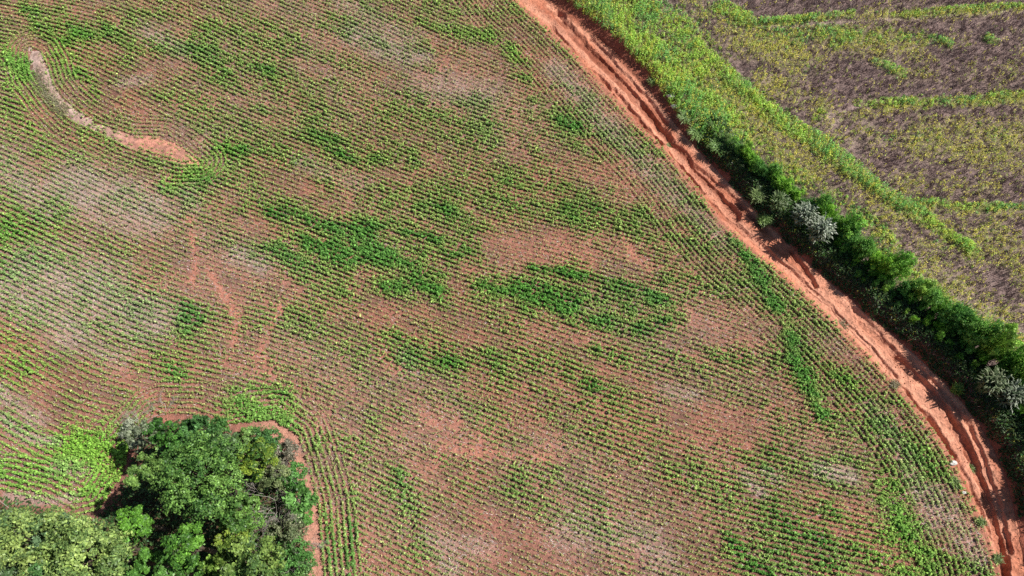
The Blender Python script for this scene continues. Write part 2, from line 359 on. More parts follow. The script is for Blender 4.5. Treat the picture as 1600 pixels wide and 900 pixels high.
# ------------------------------------------------------------------ dirt road with ruts and erosion gullies
GULLY = [  # depth, half width px, line
 (.42,7,[(1385,585),(1425,628),(1458,668),(1480,702),(1497,745),(1518,795),(1540,845),(1556,890),(1570,980)]),
 (.46,6,[(1405,560),(1440,590),(1475,628),(1503,675),(1525,722),(1545,772),(1560,820),(1572,880),(1580,980)]),
 (.20,4,[(1262,452),(1295,478),(1325,512),(1350,538),(1385,585)]),(.16,4,[(1285,425),(1315,455),(1345,490),(1380,530),(1405,560)]),
 (.30,5,[(1240,395),(1262,425),(1275,445)]),(.22,5,[(1350,505),(1400,552),(1440,590)]),(.24,4,[(1432,568),(1475,610),(1515,662),(1543,728),(1566,800),(1578,860)]),(.18,4,[(1415,610),(1458,662),(1492,715),(1520,770),(1545,830)]),(.14,3,[(1230,415),(1290,470),(1350,530),(1400,588)]),
 (.34,8,[(872,22),(905,62),(945,100),(985,142),(1020,185),(1062,240),(1110,290),(1150,335)]),(.26,7,[(862,45),(900,95),(945,132),(990,185),(1030,222),(1065,262),(1095,300)]),
 (.22,5,[(925,60),(965,105),(1000,140),(1040,190)]),(.2,5,[(960,140),(1000,188),(1045,235)]),(.2,5,[(1040,225),(1090,262),(1150,310),(1200,362)]),(.18,5,[(1100,310),(1150,352),(1210,400),(1260,445)]),
]
nc = 84
wv = np.linspace(-.14, 1.14, nc)
RP = (RL[:, None, :]*(1-wv)[None, :, None]+RR[:, None, :]*wv[None, :, None]).reshape(-1, 2)
rdl, rdr = d_left(RP), d_right(RP); x, y = RP[:, 0], RP[:, 1]
wob = (N2(x, y, .9, 3)-.5)
z = -.16+.10*(N1(x, y, 1.4, 3, math.radians(-45), 4)-.5)*2+.05*(N3(x, y, .35, 3)-.5)*2
cut = np.zeros(len(RP))
for dep, hw, ln in GULLY:
    L = smooth_line(G(ln), 90); d, _ = seg_dist(RP, L)
    hwm = hw/17.5*(.5+1.2*N4(x, y, 1.1, 3))
    q = np.clip(1-(d+wob*.34)/(hwm*1.35), 0, 1)
    cut = np.maximum(cut, dep*1.25*np.minimum(1, q*1.9)*(.55+.9*N3(x+30, y, 2.5, 2)))
z = z-cut*1.1+.035*(N2(x, y, .22, 2)-.5)*2+.04*(N4(x, y, .5, 3, math.radians(-45), 5)-.5)*2
e = sm(.0, .55, np.minimum(-rdl, 9)+wob*.4); z = z*e+(1-e)*-.035
er = sm(.0, .5, -rdr+wob*.3); z = z*er+(1-er)*-.03
c = np.array([.33, .112, .066])+(np.array([.48, .185, .112])-np.array([.33, .112, .066]))*sm(.35, .65, N1(x, y, .9, 3, math.radians(-45), 5))[:, None]
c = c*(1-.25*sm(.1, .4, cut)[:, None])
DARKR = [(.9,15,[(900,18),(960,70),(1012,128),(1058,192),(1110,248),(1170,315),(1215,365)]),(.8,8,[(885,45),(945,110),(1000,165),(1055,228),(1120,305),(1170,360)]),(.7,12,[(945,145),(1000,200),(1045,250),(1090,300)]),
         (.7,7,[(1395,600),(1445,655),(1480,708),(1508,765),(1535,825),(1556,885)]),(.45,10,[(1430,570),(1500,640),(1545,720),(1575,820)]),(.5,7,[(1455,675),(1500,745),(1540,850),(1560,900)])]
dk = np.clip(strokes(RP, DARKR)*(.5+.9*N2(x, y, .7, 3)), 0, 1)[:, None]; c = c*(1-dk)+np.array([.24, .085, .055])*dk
TRACK = [(.9,9,[(820,2),(880,52),(940,110),(985,155),(1030,206),(1085,270),(1140,332),(1190,380),(1240,424),(1300,478),(1360,538),(1415,596),(1462,652),(1508,718),(1540,790),(1562,862)]),
         (.8,8,[(858,8),(915,50),(962,94),(1005,138),(1045,185),(1100,250),(1150,300),(1215,368)]),(.85,10,[(1310,455),(1380,512),(1432,560),(1480,612),(1522,678),(1553,750),(1575,830)])]
lt = np.clip(strokes(RP, TRACK)*(.55+.7*N1(x, y, .5, 3, math.radians(-45), 4)), 0, 1)[:, None]; c = c*(1-lt)+np.array([.58, .275, .18])*lt
dry = (strokes(RP, [(.55,52,[(1290,450),(1350,520),(1420,580),(1480,640)])])*(.6+.6*N1(x, y, .6, 3)))[:, None]; c = c*(1-dry)+np.array([.60, .30, .20])*dry
pl = sm(.45, .75, N4(x, y, 1.2, 3))[:, None]*.5; c = c*(1-pl)+np.array([.46, .22, .15])*pl
ii = np.arange(nR*nc).reshape(nR, nc)
F = np.stack([ii[:-1, :-1], ii[:-1, 1:], ii[1:, 1:], ii[1:, :-1]], -1).reshape(-1, 4)
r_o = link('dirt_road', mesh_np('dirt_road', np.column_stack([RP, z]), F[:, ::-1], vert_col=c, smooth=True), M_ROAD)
tag(r_o, 'rutted red dirt road with erosion gullies', kind='structure')
ROADP, ROADZ = RP, z
# loose clods on the road and its shoulders
n = 5200
k = rng.integers(0, len(RP), n); q = RP[k]+rng.normal(0, .05, (n, 2)); keep = rng.random(n) < .25+.75*sm(.5, .7, N2(q[:, 0], q[:, 1], 1.5, 2)); q = q[keep]; zz = z[k][keep]
n = len(q); r = .025+.05*rng.random(n)**3
base = np.array([[1,0,0],[-1,0,0],[0,1,0],[0,-1,0],[0,0,1],[0,0,-1]], float)
tri = np.array([[0,2,4],[2,1,4],[1,3,4],[3,0,4],[2,0,5],[1,2,5],[3,1,5],[0,3,5]])
V = (base[None]*rng.uniform(.6, 1.3, (n, 6, 1))*r[:, None, None]+np.column_stack([q, zz+r*.3])[:, None, :]).reshape(-1, 3)
F = (tri[None]+6*np.arange(n)[:, None, None]).reshape(-1, 3)
cl = link('dirt_clods', mesh_np('dirt_clods', V, F, face_col=np.repeat(jit((.42, .18, .11), n, .25, .06), 8, 0)), M_DRY)
tag(cl, 'loose red dirt clods scattered over the road', 'dirt clods', kind='stuff')

# ------------------------------------------------------------------ terrace bank: bare strip at the far left of the field
def patch_sheet(name, poly, hgt, colf, mat, st=.11):
    lo, hi = poly.min(0)-.6, poly.max(0)+.6
    ax, ay = np.arange(lo[0], hi[0], st), np.arange(lo[1], hi[1], st)
    A, B = np.meshgrid(ax, ay); Q = np.stack([A.ravel(), B.ravel()], 1); sd = sdist(Q, poly)-.08+(N3(Q[:, 0], Q[:, 1], .5, 3)-.5)*1.1
    z = ground_z(Q)+hgt*sm(.05, -.9, sd)*(.8+.5*N2(Q[:, 0], Q[:, 1], .8, 3))-.05*sm(-.05, .25, sd)
    ii = np.arange(len(Q)).reshape(len(ay), len(ax))
    F = np.stack([ii[:-1, :-1], ii[:-1, 1:], ii[1:, 1:], ii[1:, :-1]], -1).reshape(-1, 4)
    F = F[(sd[F] < .3).all(1)]
    us, inv = np.unique(F, return_inverse=True)
    return link(name, mesh_np(name, np.column_stack([Q, z])[us], inv.reshape(F.shape), vert_col=colf(Q)[us], smooth=True), mat)
def strip_col(Q):
    t = sm(-45, -36, Q[:, 0]+3*(N2(Q[:, 0], Q[:, 1], 1.5, 2)-.5))[:, None]
    a = np.array([.42, .30, .26])*(1-t)+np.array([.47, .215, .155])*t
    n = sm(.4, .7, N1(Q[:, 0], Q[:, 1], .8, 3))[:, None]
    return a*(1-.45*n)+np.array([.22, .13, .10])*.45*n
st_o = patch_sheet('terrace_bank', STRIP, .14, strip_col, M_SOIL)
tag(st_o, 'pale bare contour bank curving through the crop', kind='structure')

# ------------------------------------------------------------------ crop rows
ANG = [(20,45,8),(60,30,12),(250,40,28),(200,150,26),(400,60,30),(450,150,25),(620,40,33),(700,120,27),(600,200,22),(800,200,18),(780,40,34),(850,120,32),(950,220,28),(900,280,14),(1000,300,22),
 (100,300,22),(100,450,23),(250,400,21),(350,330,16),(420,420,15),(430,300,19),(550,330,21),(600,400,18),(700,350,14),(850,330,8),(950,400,13),(800,450,12),(560,480,21),(650,560,20),(850,560,18),(1000,470,12),
 (1050,560,14),(1100,480,22),(1200,560,30),(50,600,29),(100,560,26),(200,620,14),(300,590,16),(30,680,32),(80,720,22),(150,720,6),(120,800,-6),(180,830,-26),(60,760,20),(400,600,20),(330,640,4),(0,850,10),
 (560,650,27),(700,720,22),(650,850,22),(850,800,18),(900,700,18),(1000,650,14),(1150,680,9),(1250,620,20),(1200,800,6),(1270,850,4),(1050,850,12),(1340,760,6),(1300,700,10),(1400,880,4),(600,960,20),(1100,960,8),(0,200,20),(-60,400,22),(300,250,22),(0,-40,15),(400,-40,30),(760,-40,35)]
ROW = .45
h = .5
ax, ay = np.arange(-66, 66.01, h), np.arange(-10, 80.01, h)
A, B = np.meshgrid(ax, ay); Q = np.stack([A.ravel(), B.ravel()], 1)
num = np.zeros((len(Q), 2)); den = np.zeros(len(Q))
for px, py, an in ANG:
    a = math.radians(an); p0, p1 = G([(px, py), (px+6*math.cos(a), py+6*math.sin(a))])
    th = math.atan2(*(p1-p0)[::-1]); ww = 1/((Q-p0)**2).sum(1).clip(4)**1.5
    num[:, 0] += ww*math.cos(2*th); num[:, 1] += ww*math.sin(2*th)
th = .5*np.arctan2(num[:, 1], num[:, 0]).reshape(A.shape)
gxv, gyv = -np.sin(th)/ROW, np.cos(th)/ROW
sg = np.sign(gyv); gxv, gyv = gxv*sg, gyv*sg
def poisson(u, v):
    """least-squares potential of a vector field on the grid (Neumann, by cosine transform through mirrored FFT)"""
    m, n = u.shape
    div = np.zeros((m, n))
    fu = (u[:, 1:]+u[:, :-1])/2; fv = (v[1:]+v[:-1])/2
    div[:, :-1] += fu; div[:, 1:] -= fu; div[:-1] += fv; div[1:] -= fv
    D = np.block([[div, div[:, ::-1]], [div[::-1], div[::-1, ::-1]]])
    ky = 2*np.cos(np.pi*np.arange(2*m)/m)-2; kx = 2*np.cos(np.pi*np.arange(2*n)/n)-2
    K = ky[:, None]+kx[None]; K[0, 0] = 1
    Fq = np.fft.fft2(D)/K; Fq[0, 0] = 0
    return np.real(np.fft.ifft2(Fq))[:m, :n]*h
for it in range(4):
    phi = poisson(gxv, gyv)
    dy_, dx_ = np.gradient(phi, h); nrm = np.hypot(dx_, dy_)+1e-9
    kk = np.clip(nrm*ROW, .85, 1.2)/ROW
    gxv, gyv = dx_/nrm*kk, dy_/nrm*kk
def bil(grid, P):
    u = np.clip((P[:, 0]-ax[0])/h, 0, len(ax)-1.001); v = np.clip((P[:, 1]-ay[0])/h, 0, len(ay)-1.001)
    i, j = u.astype(int), v.astype(int); fx, fy = u-i, v-j
    return (grid[j, i]*(1-fx)+grid[j, i+1]*fx)*(1-fy)+(grid[j+1, i]*(1-fx)+grid[j+1, i+1]*fx)*fy
HEAD_ROAD, HEAD_CL, HEAD_ST = 6.0, 3.4, 2.6
def row_phase(P):
    a = d_left(P); cdv = sdist(P, CLUMP); sdv = sdist(P, STRIP)
    f = bil(phi, P)
    f = np.where(sdv < HEAD_ST, (sdv-.22)/ROW, f); f = np.where((cdv < HEAD_CL), (cdv-.6)/ROW, f); f = np.where(a < HEAD_ROAD, (a-.55)/ROW, f)
    return f, a, cdv, sdv

lo, hi = np.array([-66., -8.]), np.array([56., 72.])
n = int((hi-lo).prod()*72)
P = lo+(hi-lo)*rng.random((n, 2))
P = P[inside(P, G([(-260,-60),(790,-60),(1000,120),(1250,330),(1480,540),(1640,760),(1640,1040),(-260,1040)]))]
f, a, cdv, sdv = row_phase(P); eps = .02
fx = (row_phase(P+[eps, 0])[0]-f)/eps; fy = (row_phase(P+[0, eps])[0]-f)/eps
g2 = fx*fx+fy*fy; ok = (g2 < (3/ROW)**2) & (g2 > (.4/ROW)**2)
st = (f-np.round(f))/np.maximum(g2, 1e-6)
FULL = [(.6,36,[(110,705),(190,700)]),(.6,32,[(185,720),(198,765)]),(.7,22,[(365,625),(400,650),(440,650)]),(.2,30,[(480,385),(650,405)]),(.2,24,[(600,450),(680,455)]),(.2,26,[(760,455),(900,485),(1040,480)]),
        (.6,13,[(1150,375),(1195,450),(1225,505),(1245,565),(1285,645)]),(.6,34,[(1395,780),(1420,880)]),(.4,24,[(20,95),(45,110)])]
st = np.where(rng.random(len(P)) < .13+strokes(P, FULL), 0, st)
Pp = P-np.stack([st*fx, st*fy], 1)
tx = np.stack([-fy, fx], 1)/np.sqrt(np.maximum(g2, 1e-6))[:, None]
Pp = Pp+rng.normal(0, .022, Pp.shape)
ok &= (a > .45-.9*rng.random(len(P))**4) & (cdv > .42) & (sdv > .15-(.5+.9*(P[:, 0] > -37))*rng.random(len(P))**2)
Pp, tx = Pp[ok], tx[ok]
v, s, b, l = field_maps(Pp)
prob = np.clip(.42+.72*v, .05, 1)*(1-.85*np.clip(b, 0, 1)**1.6)
keep = rng.random(len(Pp)) < prob
Pp, tx, v, s, b, l = Pp[keep], tx[keep], v[keep], s[keep], b[keep], l[keep]
n = len(Pp); print('crop plants', n)
size = (.56+.38*np.clip(v, 0, 1.1))*np.exp(rng.normal(0, .27, n))
zg = ground_z(Pp)
G_POOR = np.array([.31, .305, .115]); G_MID = np.array([.235, .335, .08]); G_RICH = np.array([.088, .235, .036]); G_LITE = np.array([.25, .46, .06])
col = G_POOR+(G_MID-G_POOR)*sm(.2, .65, v)[:, None]; col = col+(G_RICH-col)*sm(.6, 1.05, v)[:, None]
col = col+(G_LITE-col)*(l*.75*sm(.2, .7, v))[:, None]
grey = np.array([.27, .30, .20]); col = col+(grey-col)*(s*.45)[:, None]
parts = []
for kx in range(7):
    rr = .025+.065*rng.random(n); an = rng.random(n)*2*math.pi
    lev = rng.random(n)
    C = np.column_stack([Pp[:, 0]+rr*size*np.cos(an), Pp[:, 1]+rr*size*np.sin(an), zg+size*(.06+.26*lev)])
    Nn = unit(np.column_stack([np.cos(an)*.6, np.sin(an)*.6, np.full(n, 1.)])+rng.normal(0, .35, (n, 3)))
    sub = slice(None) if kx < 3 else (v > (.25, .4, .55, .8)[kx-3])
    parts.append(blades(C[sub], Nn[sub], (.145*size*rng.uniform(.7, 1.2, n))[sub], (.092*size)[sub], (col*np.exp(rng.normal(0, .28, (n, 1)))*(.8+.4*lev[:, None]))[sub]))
V, F, K = cat_geo(parts)
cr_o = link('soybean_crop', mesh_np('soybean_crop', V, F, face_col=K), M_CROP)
tag(cr_o, 'young green crop plants in curving rows on red soil', 'crop', kind='stuff')
# straw residue lying between the rows
n = 420000
P = lo+(hi-lo)*rng.random((n, 2)); a = d_left(P); cdv = sdist(P, CLUMP); sdv = sdist(P, STRIP)
v, s, b, l = field_maps(P)
keep = (a > .5) & (cdv > .4) & (sdv > 0) & (rng.random(n) < .22+.85*s) & (P[:, 0] > -60); P, s = P[keep], s[keep]; n = len(P)
f0 = bil(np.arctan2(-gxv, gyv), P)
axv = np.column_stack([np.cos(f0+rng.normal(0, .6, n)), np.sin(f0+rng.normal(0, .6, n)), np.zeros(n)])
Nn = unit(np.column_stack([rng.normal(0, .25, (n, 2)), np.ones(n)]))
V, F, K = blades(np.column_stack([P, ground_z(P)+.03]), Nn, rng.uniform(.15, .4, n), rng.uniform(.025, .06, n), np.where((rng.random(n) < .42*(1-s))[:, None], jit((.10, .062, .045), n, .3, .08), jit((.44, .37, .33), n, .25, .05)), axv)
s_o = link('straw_residue', mesh_np('straw_residue', V, F, face_col=K), M_DRY)
tag(s_o, 'pale dry straw lying between the crop rows', 'straw', kind='stuff')

# ------------------------------------------------------------------ ripe crop and weeds beyond the road
lo2, hi2 = np.array([0., 8.]), np.array([64., 74.])
P = lo2+(hi2-lo2)*rng.random((int((hi2-lo2).prod()*26), 2)); dr = d_right(P)
P = P[(dr > .55) & inside(P, G([(820,-60),(1720,-60),(1720,1000),(1500,700),(1000,190)], .8))]
dr = d_right(P)
gR, yR, pR = right_maps(P); n = len(P); zg = ground_z(P)
verge = sm(3.2, 1.0, dr)*sm(25, 33, P[:, 1]); gR = np.clip(gR+.35*verge, 0, 1.2)
u = rng.random(n)
isg = u < np.clip(gR*.85, 0, .9); isy = ~isg & (rng.random(n) < np.clip(yR*.9, .05, .8)); isd = ~isg & ~isy & (rng.random(n) < .75*(1-.75*pR))
# dry stalks
parts = []
m = isd; q = P[m]; zq = zg[m]; nd = m.sum()
dcol = np.array([.20, .140, .138])*np.exp(rng.normal(0, .25, (nd, 1)))
dcol = np.where((rng.random(nd) < .25)[:, None], np.array([.38, .32, .30])*np.exp(rng.normal(0, .15, (nd, 1))), dcol)
for kx in range(5):
    lean = rng.normal(0, .28, (nd, 2)); H = rng.uniform(.3, .6, nd)
    axv = unit(np.column_stack([lean, np.ones(nd)])); Nn = unit(np.cross(axv, rng.normal(size=(nd, 3))))
    C = np.column_stack([q+rng.normal(0, .09, (nd, 2)), zq])+axv*(H/2)[:, None]
    parts.append(blades(C, Nn, H, rng.uniform(.03, .06, nd), dcol, axv))
V, F, K = cat_geo(parts)
d_o = link('ripe_crop', mesh_np('ripe_crop', V, F, face_col=K), M_DRY); tag(d_o, 'dry greyish brown ripe crop stalks beyond the road', 'crop', kind='stuff')
parts = []
m = isy; q = P[m]; zq = zg[m]; ny_ = m.sum()
yc = np.array([.54, .49, .08]); yc2 = np.array([.34, .40, .07])
ycol = np.where((rng.random(ny_) < .45+.5*gR[m])[:, None], yc2, yc)*np.exp(rng.normal(0, .2, (ny_, 1)))
for kx in range(9):
    an = rng.random(ny_)*2*math.pi; rr = .15*rng.random(ny_)
    C = np.column_stack([q[:, 0]+rr*np.cos(an), q[:, 1]+rr*np.sin(an), zq+rng.uniform(.15, .6, ny_)])
    Nn = unit(np.column_stack([np.cos(an)*.6, np.sin(an)*.6, np.ones(ny_)])+rng.normal(0, .4, (ny_, 3)))
    parts.append(blades(C, Nn, rng.uniform(.08, .15, ny_), rng.uniform(.045, .08, ny_), ycol*np.exp(rng.normal(0, .2, (ny_, 1)))))
V, F, K = cat_geo(parts)
y_o = link('yellowing_weeds', mesh_np('yellowing_weeds', V, F, face_col=K), M_LEAF); tag(y_o, 'yellowing leafy plants scattered through the ripe field', 'weeds', kind='stuff')
parts = []
m = isg; q = P[m]; zq = zg[m]; ng = m.sum(); gg = np.clip(gR[m], .3, 1.1)
hue = N3(q[:, 0], q[:, 1], 2.0, 3)[:, None]
gcol = np.array([.36, .58, .08])+(np.array([.19, .43, .09])-np.array([.36, .58, .08]))*sm(.35, .65, hue)
gcol = np.where((rng.random(ng) < .22)[:, None], np.array([.54, .55, .08]), gcol)
for kx in range(15):
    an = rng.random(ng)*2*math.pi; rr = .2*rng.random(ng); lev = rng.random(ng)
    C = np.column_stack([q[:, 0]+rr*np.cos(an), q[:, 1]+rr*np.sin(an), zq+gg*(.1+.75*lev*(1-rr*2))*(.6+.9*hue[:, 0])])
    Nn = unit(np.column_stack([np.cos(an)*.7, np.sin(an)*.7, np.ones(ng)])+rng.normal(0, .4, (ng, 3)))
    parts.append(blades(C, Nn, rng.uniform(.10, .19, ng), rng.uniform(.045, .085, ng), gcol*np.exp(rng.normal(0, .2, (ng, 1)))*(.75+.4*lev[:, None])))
V, F, K = cat_geo(parts)
w_o = link('green_weeds', mesh_np('green_weeds', V, F, face_col=K), M_LEAF); tag(w_o, 'bright green weeds along verge and terrace lines', 'weeds', kind='stuff')
print('right plants', n, nd, ny_, ng)

# ------------------------------------------------------------------ plants: trees, shrubs, tall grass, dead wood
def crown_geo(R, H, col, nleaf, lobes=18, leaf=.3, col2=None, low=.15, thick=.24, aspect=.62, lobe_r=(.13, .34), sparse=0.):
    """crown of leaf clumps in an ellipsoid R wide and H high, its centre at the origin"""
    g = (1+5**.5)/2; L = []
    for i in range(lobes):
        zc = 1-(i+.5)/lobes*(1.6-low); a = 2*math.pi*i/g+random.uniform(-.5, .5); rxy = math.sqrt(max(0, 1-zc*zc))
        k = random.uniform(.5, 1.05)
        L.append((np.array([rxy*math.cos(a)*R*k, rxy*math.sin(a)*R*k, zc*H/2*k]), random.uniform(*lobe_r)*R, random.random()))
    parts = []
    Ls = sum(r*r for _, r, _ in L)
    for cen, r, hh in L:
        n = max(20, int(nleaf*2.1*r*r/Ls)); d = rng.normal(size=(n, 3)); d[:, 2] = np.where(rng.random(n) < .75, np.abs(d[:, 2]), d[:, 2]); d = unit(d)
        ph = rng.random(3)*6
        bump = 1+.30*np.sin(5*d[:, 0]+ph[0])*np.sin(5*d[:, 1]+ph[1])*np.sin(4*d[:, 2]+ph[2])
        rad = r*bump*(1-np.abs(rng.normal(0, thick, n)))
        rad = np.where(rng.random(n) < .16, rad*rng.uniform(1.05, 1.5, n), rad)
        C = cen+d*rad[:, None]*np.array([1, 1, .8])
        wq = 2.6/max(leaf*3.2, .6)
        hole = np.sin(C[:, 0]*wq*1.3+ph[0])*np.sin(C[:, 1]*wq*1.7+ph[1])+np.sin(C[:, 2]*wq*1.9+ph[2])*np.sin((C[:, 0]-C[:, 1])*wq+ph[0])*.7
        kp = hole+rng.normal(0, .25, n) > -.03
        C, d, bump, rad = C[kp], d[kp], bump[kp], rad[kp]; n = len(C)
        Nn = unit(d+np.array([0, 0, .3])+rng.normal(0, .6, (n, 3)))
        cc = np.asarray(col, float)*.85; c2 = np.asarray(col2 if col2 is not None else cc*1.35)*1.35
        mixv = np.clip(hh*.9+.25*(bump-1)/.3+rng.normal(0, .25, n), 0, 1)[:, None]  # lobe tones vary; lighter col2 also paints in sunlit highlights, more on the bulges
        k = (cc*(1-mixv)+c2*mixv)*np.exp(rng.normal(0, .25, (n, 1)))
        if sparse: kp = rng.random(n) > sparse; C, Nn, k = C[kp], Nn[kp], k[kp]; n = len(C)
        parts.append(blades(C, Nn, leaf*.78*rng.uniform(.5, 1.4, n), leaf*.78*aspect*rng.uniform(.7, 1.1, n), k))
    return cat_geo(parts), L

def trunk_geo(hc, R, L, r0):
    V, F = tube([(0, 0, -.2), (.05*R, 0, hc*.3), (-.03*R, .04*R, hc*.65), (0, 0, hc)], [r0*1.25, r0, r0*.8, r0*.45], 8)
    Vs, Fs, o = [V], [F], len(V)
    for cen, r, _ in L[::2]:
        p1 = np.array([0, 0, hc*random.uniform(.45, .8)]); p2 = cen*.85+np.array([0, 0, hc]); mid = (p1+p2)/2+np.array([0, 0, -.12*R])
        v, f = tube([p1, mid, p2], [r0*.42, r0*.28, r0*.1], 5); Vs.append(v); Fs.append(f+o); o += len(v)
    return np.vstack(Vs), np.vstack(Fs)

def tree(px, py, rpx, hgt, col, label, col2=None, name='tree', nleaf=6500, lobes=20, leaf=.30, crown_h=None, cat='tree', group=None, mat=None, **kw):
    """px,py: crown centre in the survey; rpx: crown radius"""
    R = rpx/20.6; ch = crown_h or min(hgt*.8, R*1.7); zc = hgt-ch/2
    x, y = G([(px, py)], zc)[0]; zb = float(ground_z(np.array([[x, y]]))[0])
    t = thing(name, (x, y, zb), label, cat, group)
    (V, F, K), L = crown_geo(R, ch, col, nleaf, lobes, leaf, col2, **kw)
    V = V+np.array([0, 0, zc]); V[:, 2] = np.maximum(V[:, 2], .05)
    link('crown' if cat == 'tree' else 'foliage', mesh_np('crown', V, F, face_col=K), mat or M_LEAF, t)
    tv, tf = trunk_geo(zc, R, L, max(.04, hgt*.022))
    link('trunk' if cat == 'tree' else 'stem', mesh_np('trunk', tv, tf, smooth=True), M_BARK, t)
    return t
DK, MD, YG, GG, BR = (.035, .085, .025), (.055, .125, .030), (.14, .19, .05), (.085, .165, .055), (.075, .20, .028)
TG = 'trees of the woodland clump'
OL = (.05,.14,.03); OL2 = (.155,.285,.06)
tree(314,742,56,9.8,OL,'largest tree of the clump, wide olive green rounded crown',OL2,nleaf=13000,lobes=60,leaf=.26,group=TG)
tree(246,736,33,8.4,(.06,.14,.035),'olive green tree touching the largest crown on its crop side',(.16,.27,.06),nleaf=6000,lobes=34,leaf=.26,group=TG)
tree(272,682,24,9.0,(.03,.09,.02),'narrow dark tree with a pointed vine-covered top',(.07,.19,.03),nleaf=4500,lobes=30,leaf=.28,crown_h=7.4,group=TG)
tree(313,675,29,6.5,(.05,.135,.035),'mid green tree beside the pointed dark tree',(.09,.21,.06),nleaf=4500,lobes=30,group=TG)
tree(352,706,30,6.4,GG,'grey green tree behind the largest olive crown',(.14,.21,.10),nleaf=5000,lobes=30,group=TG)
tree(400,716,29,7.4,(.055,.14,.028),'green tree with yellow green tips beside the bare soil edge',(.19,.26,.03),nleaf=5000,lobes=28,group=TG)
tree(217,684,24,4.5,(.15,.19,.11),'small sparse pale grey green tree at the clump edge',(.25,.29,.19),nleaf=1800,sparse=.4,lobes=18,group=TG)
tree(38,842,50,9.0,(.11,.20,.07),'broad tree with yellow green top at the crop corner',(.26,.34,.09),nleaf=9000,lobes=46,group=TG)
tree(80,838,30,7.0,(.08,.16,.07),'bluish grey green tree beside the yellow topped tree',(.14,.23,.11),nleaf=4500,lobes=26,group=TG)
tree(132,868,56,9.0,(.13,.225,.065),'pale yellow green tree with a loose spreading crown',(.30,.40,.11),nleaf=11000,lobes=56,group=TG)
tree(212,814,23,6.6,BR,'bright green tree in the shade gap left of olive crown',(.13,.30,.035),nleaf=3800,lobes=18,group=TG)
tree(192,854,20,6.0,(.06,.18,.03),'fresh green small round tree beside the pale spreading tree',(.11,.27,.035),nleaf=3000,lobes=14,group=TG)
tree(230,880,22,5.6,(.06,.17,.03),'deep green tree between fresh small tree and vivid domed tree',(.11,.25,.04),nleaf=3500,lobes=16,group=TG)
tree(291,851,26,8.2,(.05,.15,.025),'vivid green domed tree below the largest crown',(.12,.27,.035),nleaf=5000,lobes=18,lobe_r=(.26,.4),group=TG)
tree(270,892,26,6.4,(.065,.175,.03),'mid green tree in front of the vivid domed tree',(.11,.24,.05),nleaf=4500,lobes=22,group=TG)
tree(376,806,31,6.4,(.065,.165,.035),'dense green tree directly right of the largest crown',(.13,.24,.05),nleaf=5500,lobes=34,group=TG)
tree(334,890,23,5.8,(.07,.17,.03),'yellowish green tree right of the vivid domed tree',(.15,.25,.04),nleaf=3800,lobes=20,group=TG)
tree(360,852,27,6.6,(.10,.18,.03),'yellow green tree below the dense green tree',(.19,.26,.04),nleaf=4500,lobes=26,group=TG)
tree(402,876,42,8.0,(.085,.17,.045),'lime green tree nearest the bare soil path',(.17,.25,.055),nleaf=7500,lobes=40,group=TG)
tree(2,890,34,7.5,GG,'dull grey green tree cut by the photo corner',(.15,.2,.12),nleaf=4500,lobes=26,group=TG)
tree(70,905,36,7.5,(.045,.12,.03),'dark green tree under the pale spreading crown',(.08,.18,.05),nleaf=5000,lobes=26,group=TG)
tree(180,925,36,6.5,(.05,.14,.03),'green tree below the fresh small round tree at picture foot',(.09,.22,.04),nleaf=4500,lobes=24,group=TG)
tree(370,940,40,7.0,(.05,.15,.03),'dense tree partly out of frame below the lime tree',(.1,.22,.04),nleaf=5000,lobes=24,group=TG)
tree(290,945,40,7.0,(.05,.15,.03),'dense tree partly out of frame below the mid green tree',(.1,.22,.04),nleaf=5000,lobes=24,group=TG)
SG = 'shrubs on the clump margin'
def shrub(px, py, rpx, hgt, col, label, **kw):
    return tree(px, py, rpx, hgt, col, label, name='shrub', cat='shrub', group=SG, nleaf=int(kw.pop('nleaf', 2200)*1.4), lobes=kw.pop('lobes', 9), leaf=kw.pop('leaf', .24), thick=.42, lobe_r=(.28, .6), **kw)
shrub(468,782,21,2.8,(.055,.15,.032),'big leaved fresh green shrub at the crop edge',col2=(.12,.27,.06),leaf=.42,nleaf=1500)
shrub(476,806,14,2.0,(.055,.15,.03),'small big leaved shrub below the larger big leaved one',col2=(.12,.27,.055),leaf=.4,nleaf=800)
shrub(456,746,22,2.4,(.06,.18,.035),'bright green shrub above the big leaved shrub',col2=(.11,.27,.06))
shrub(418,690,24,2.6,(.055,.15,.04),'green shrub just inside the bare soil arc',col2=(.1,.22,.06))
shrub(382,690,22,2.6,(.08,.17,.04),'light green shrub at the start of the bare soil arc',col2=(.14,.24,.06))
shrub(446,706,20,2.0,(.15,.15,.10),'dull greyish brown shrub on the bare soil arc',col2=(.22,.2,.15),sparse=.4)
shrub(430,740,24,3.2,(.11,.16,.06),'olive shrub between yellow tipped tree and bright shrub',col2=(.18,.22,.09))
shrub(462,868,26,2.4,(.055,.16,.03),'green shrub beside the dead pale branches',col2=(.09,.22,.05))
shrub(452,830,22,2.6,(.12,.17,.07),'olive grey shrub above the dead pale branches',col2=(.2,.22,.12),sparse=.3)
shrub(470,905,24,2.2,(.08,.18,.04),'light green shrub at the lower clump corner',col2=(.14,.26,.07))
shrub(200,672,15,1.6,(.20,.24,.16),'pale silvery shrub at the clump tip',col2=(.3,.33,.24),nleaf=900,sparse=.4)
shrub(238,668,13,1.6,(.15,.2,.10),'small grey shrub left of the pointed tree',col2=(.22,.27,.16),nleaf=900,sparse=.3)
shrub(340,668,17,2.0,(.05,.15,.03),'small green shrub behind the mid green tree',col2=(.1,.22,.05),nleaf=1400)

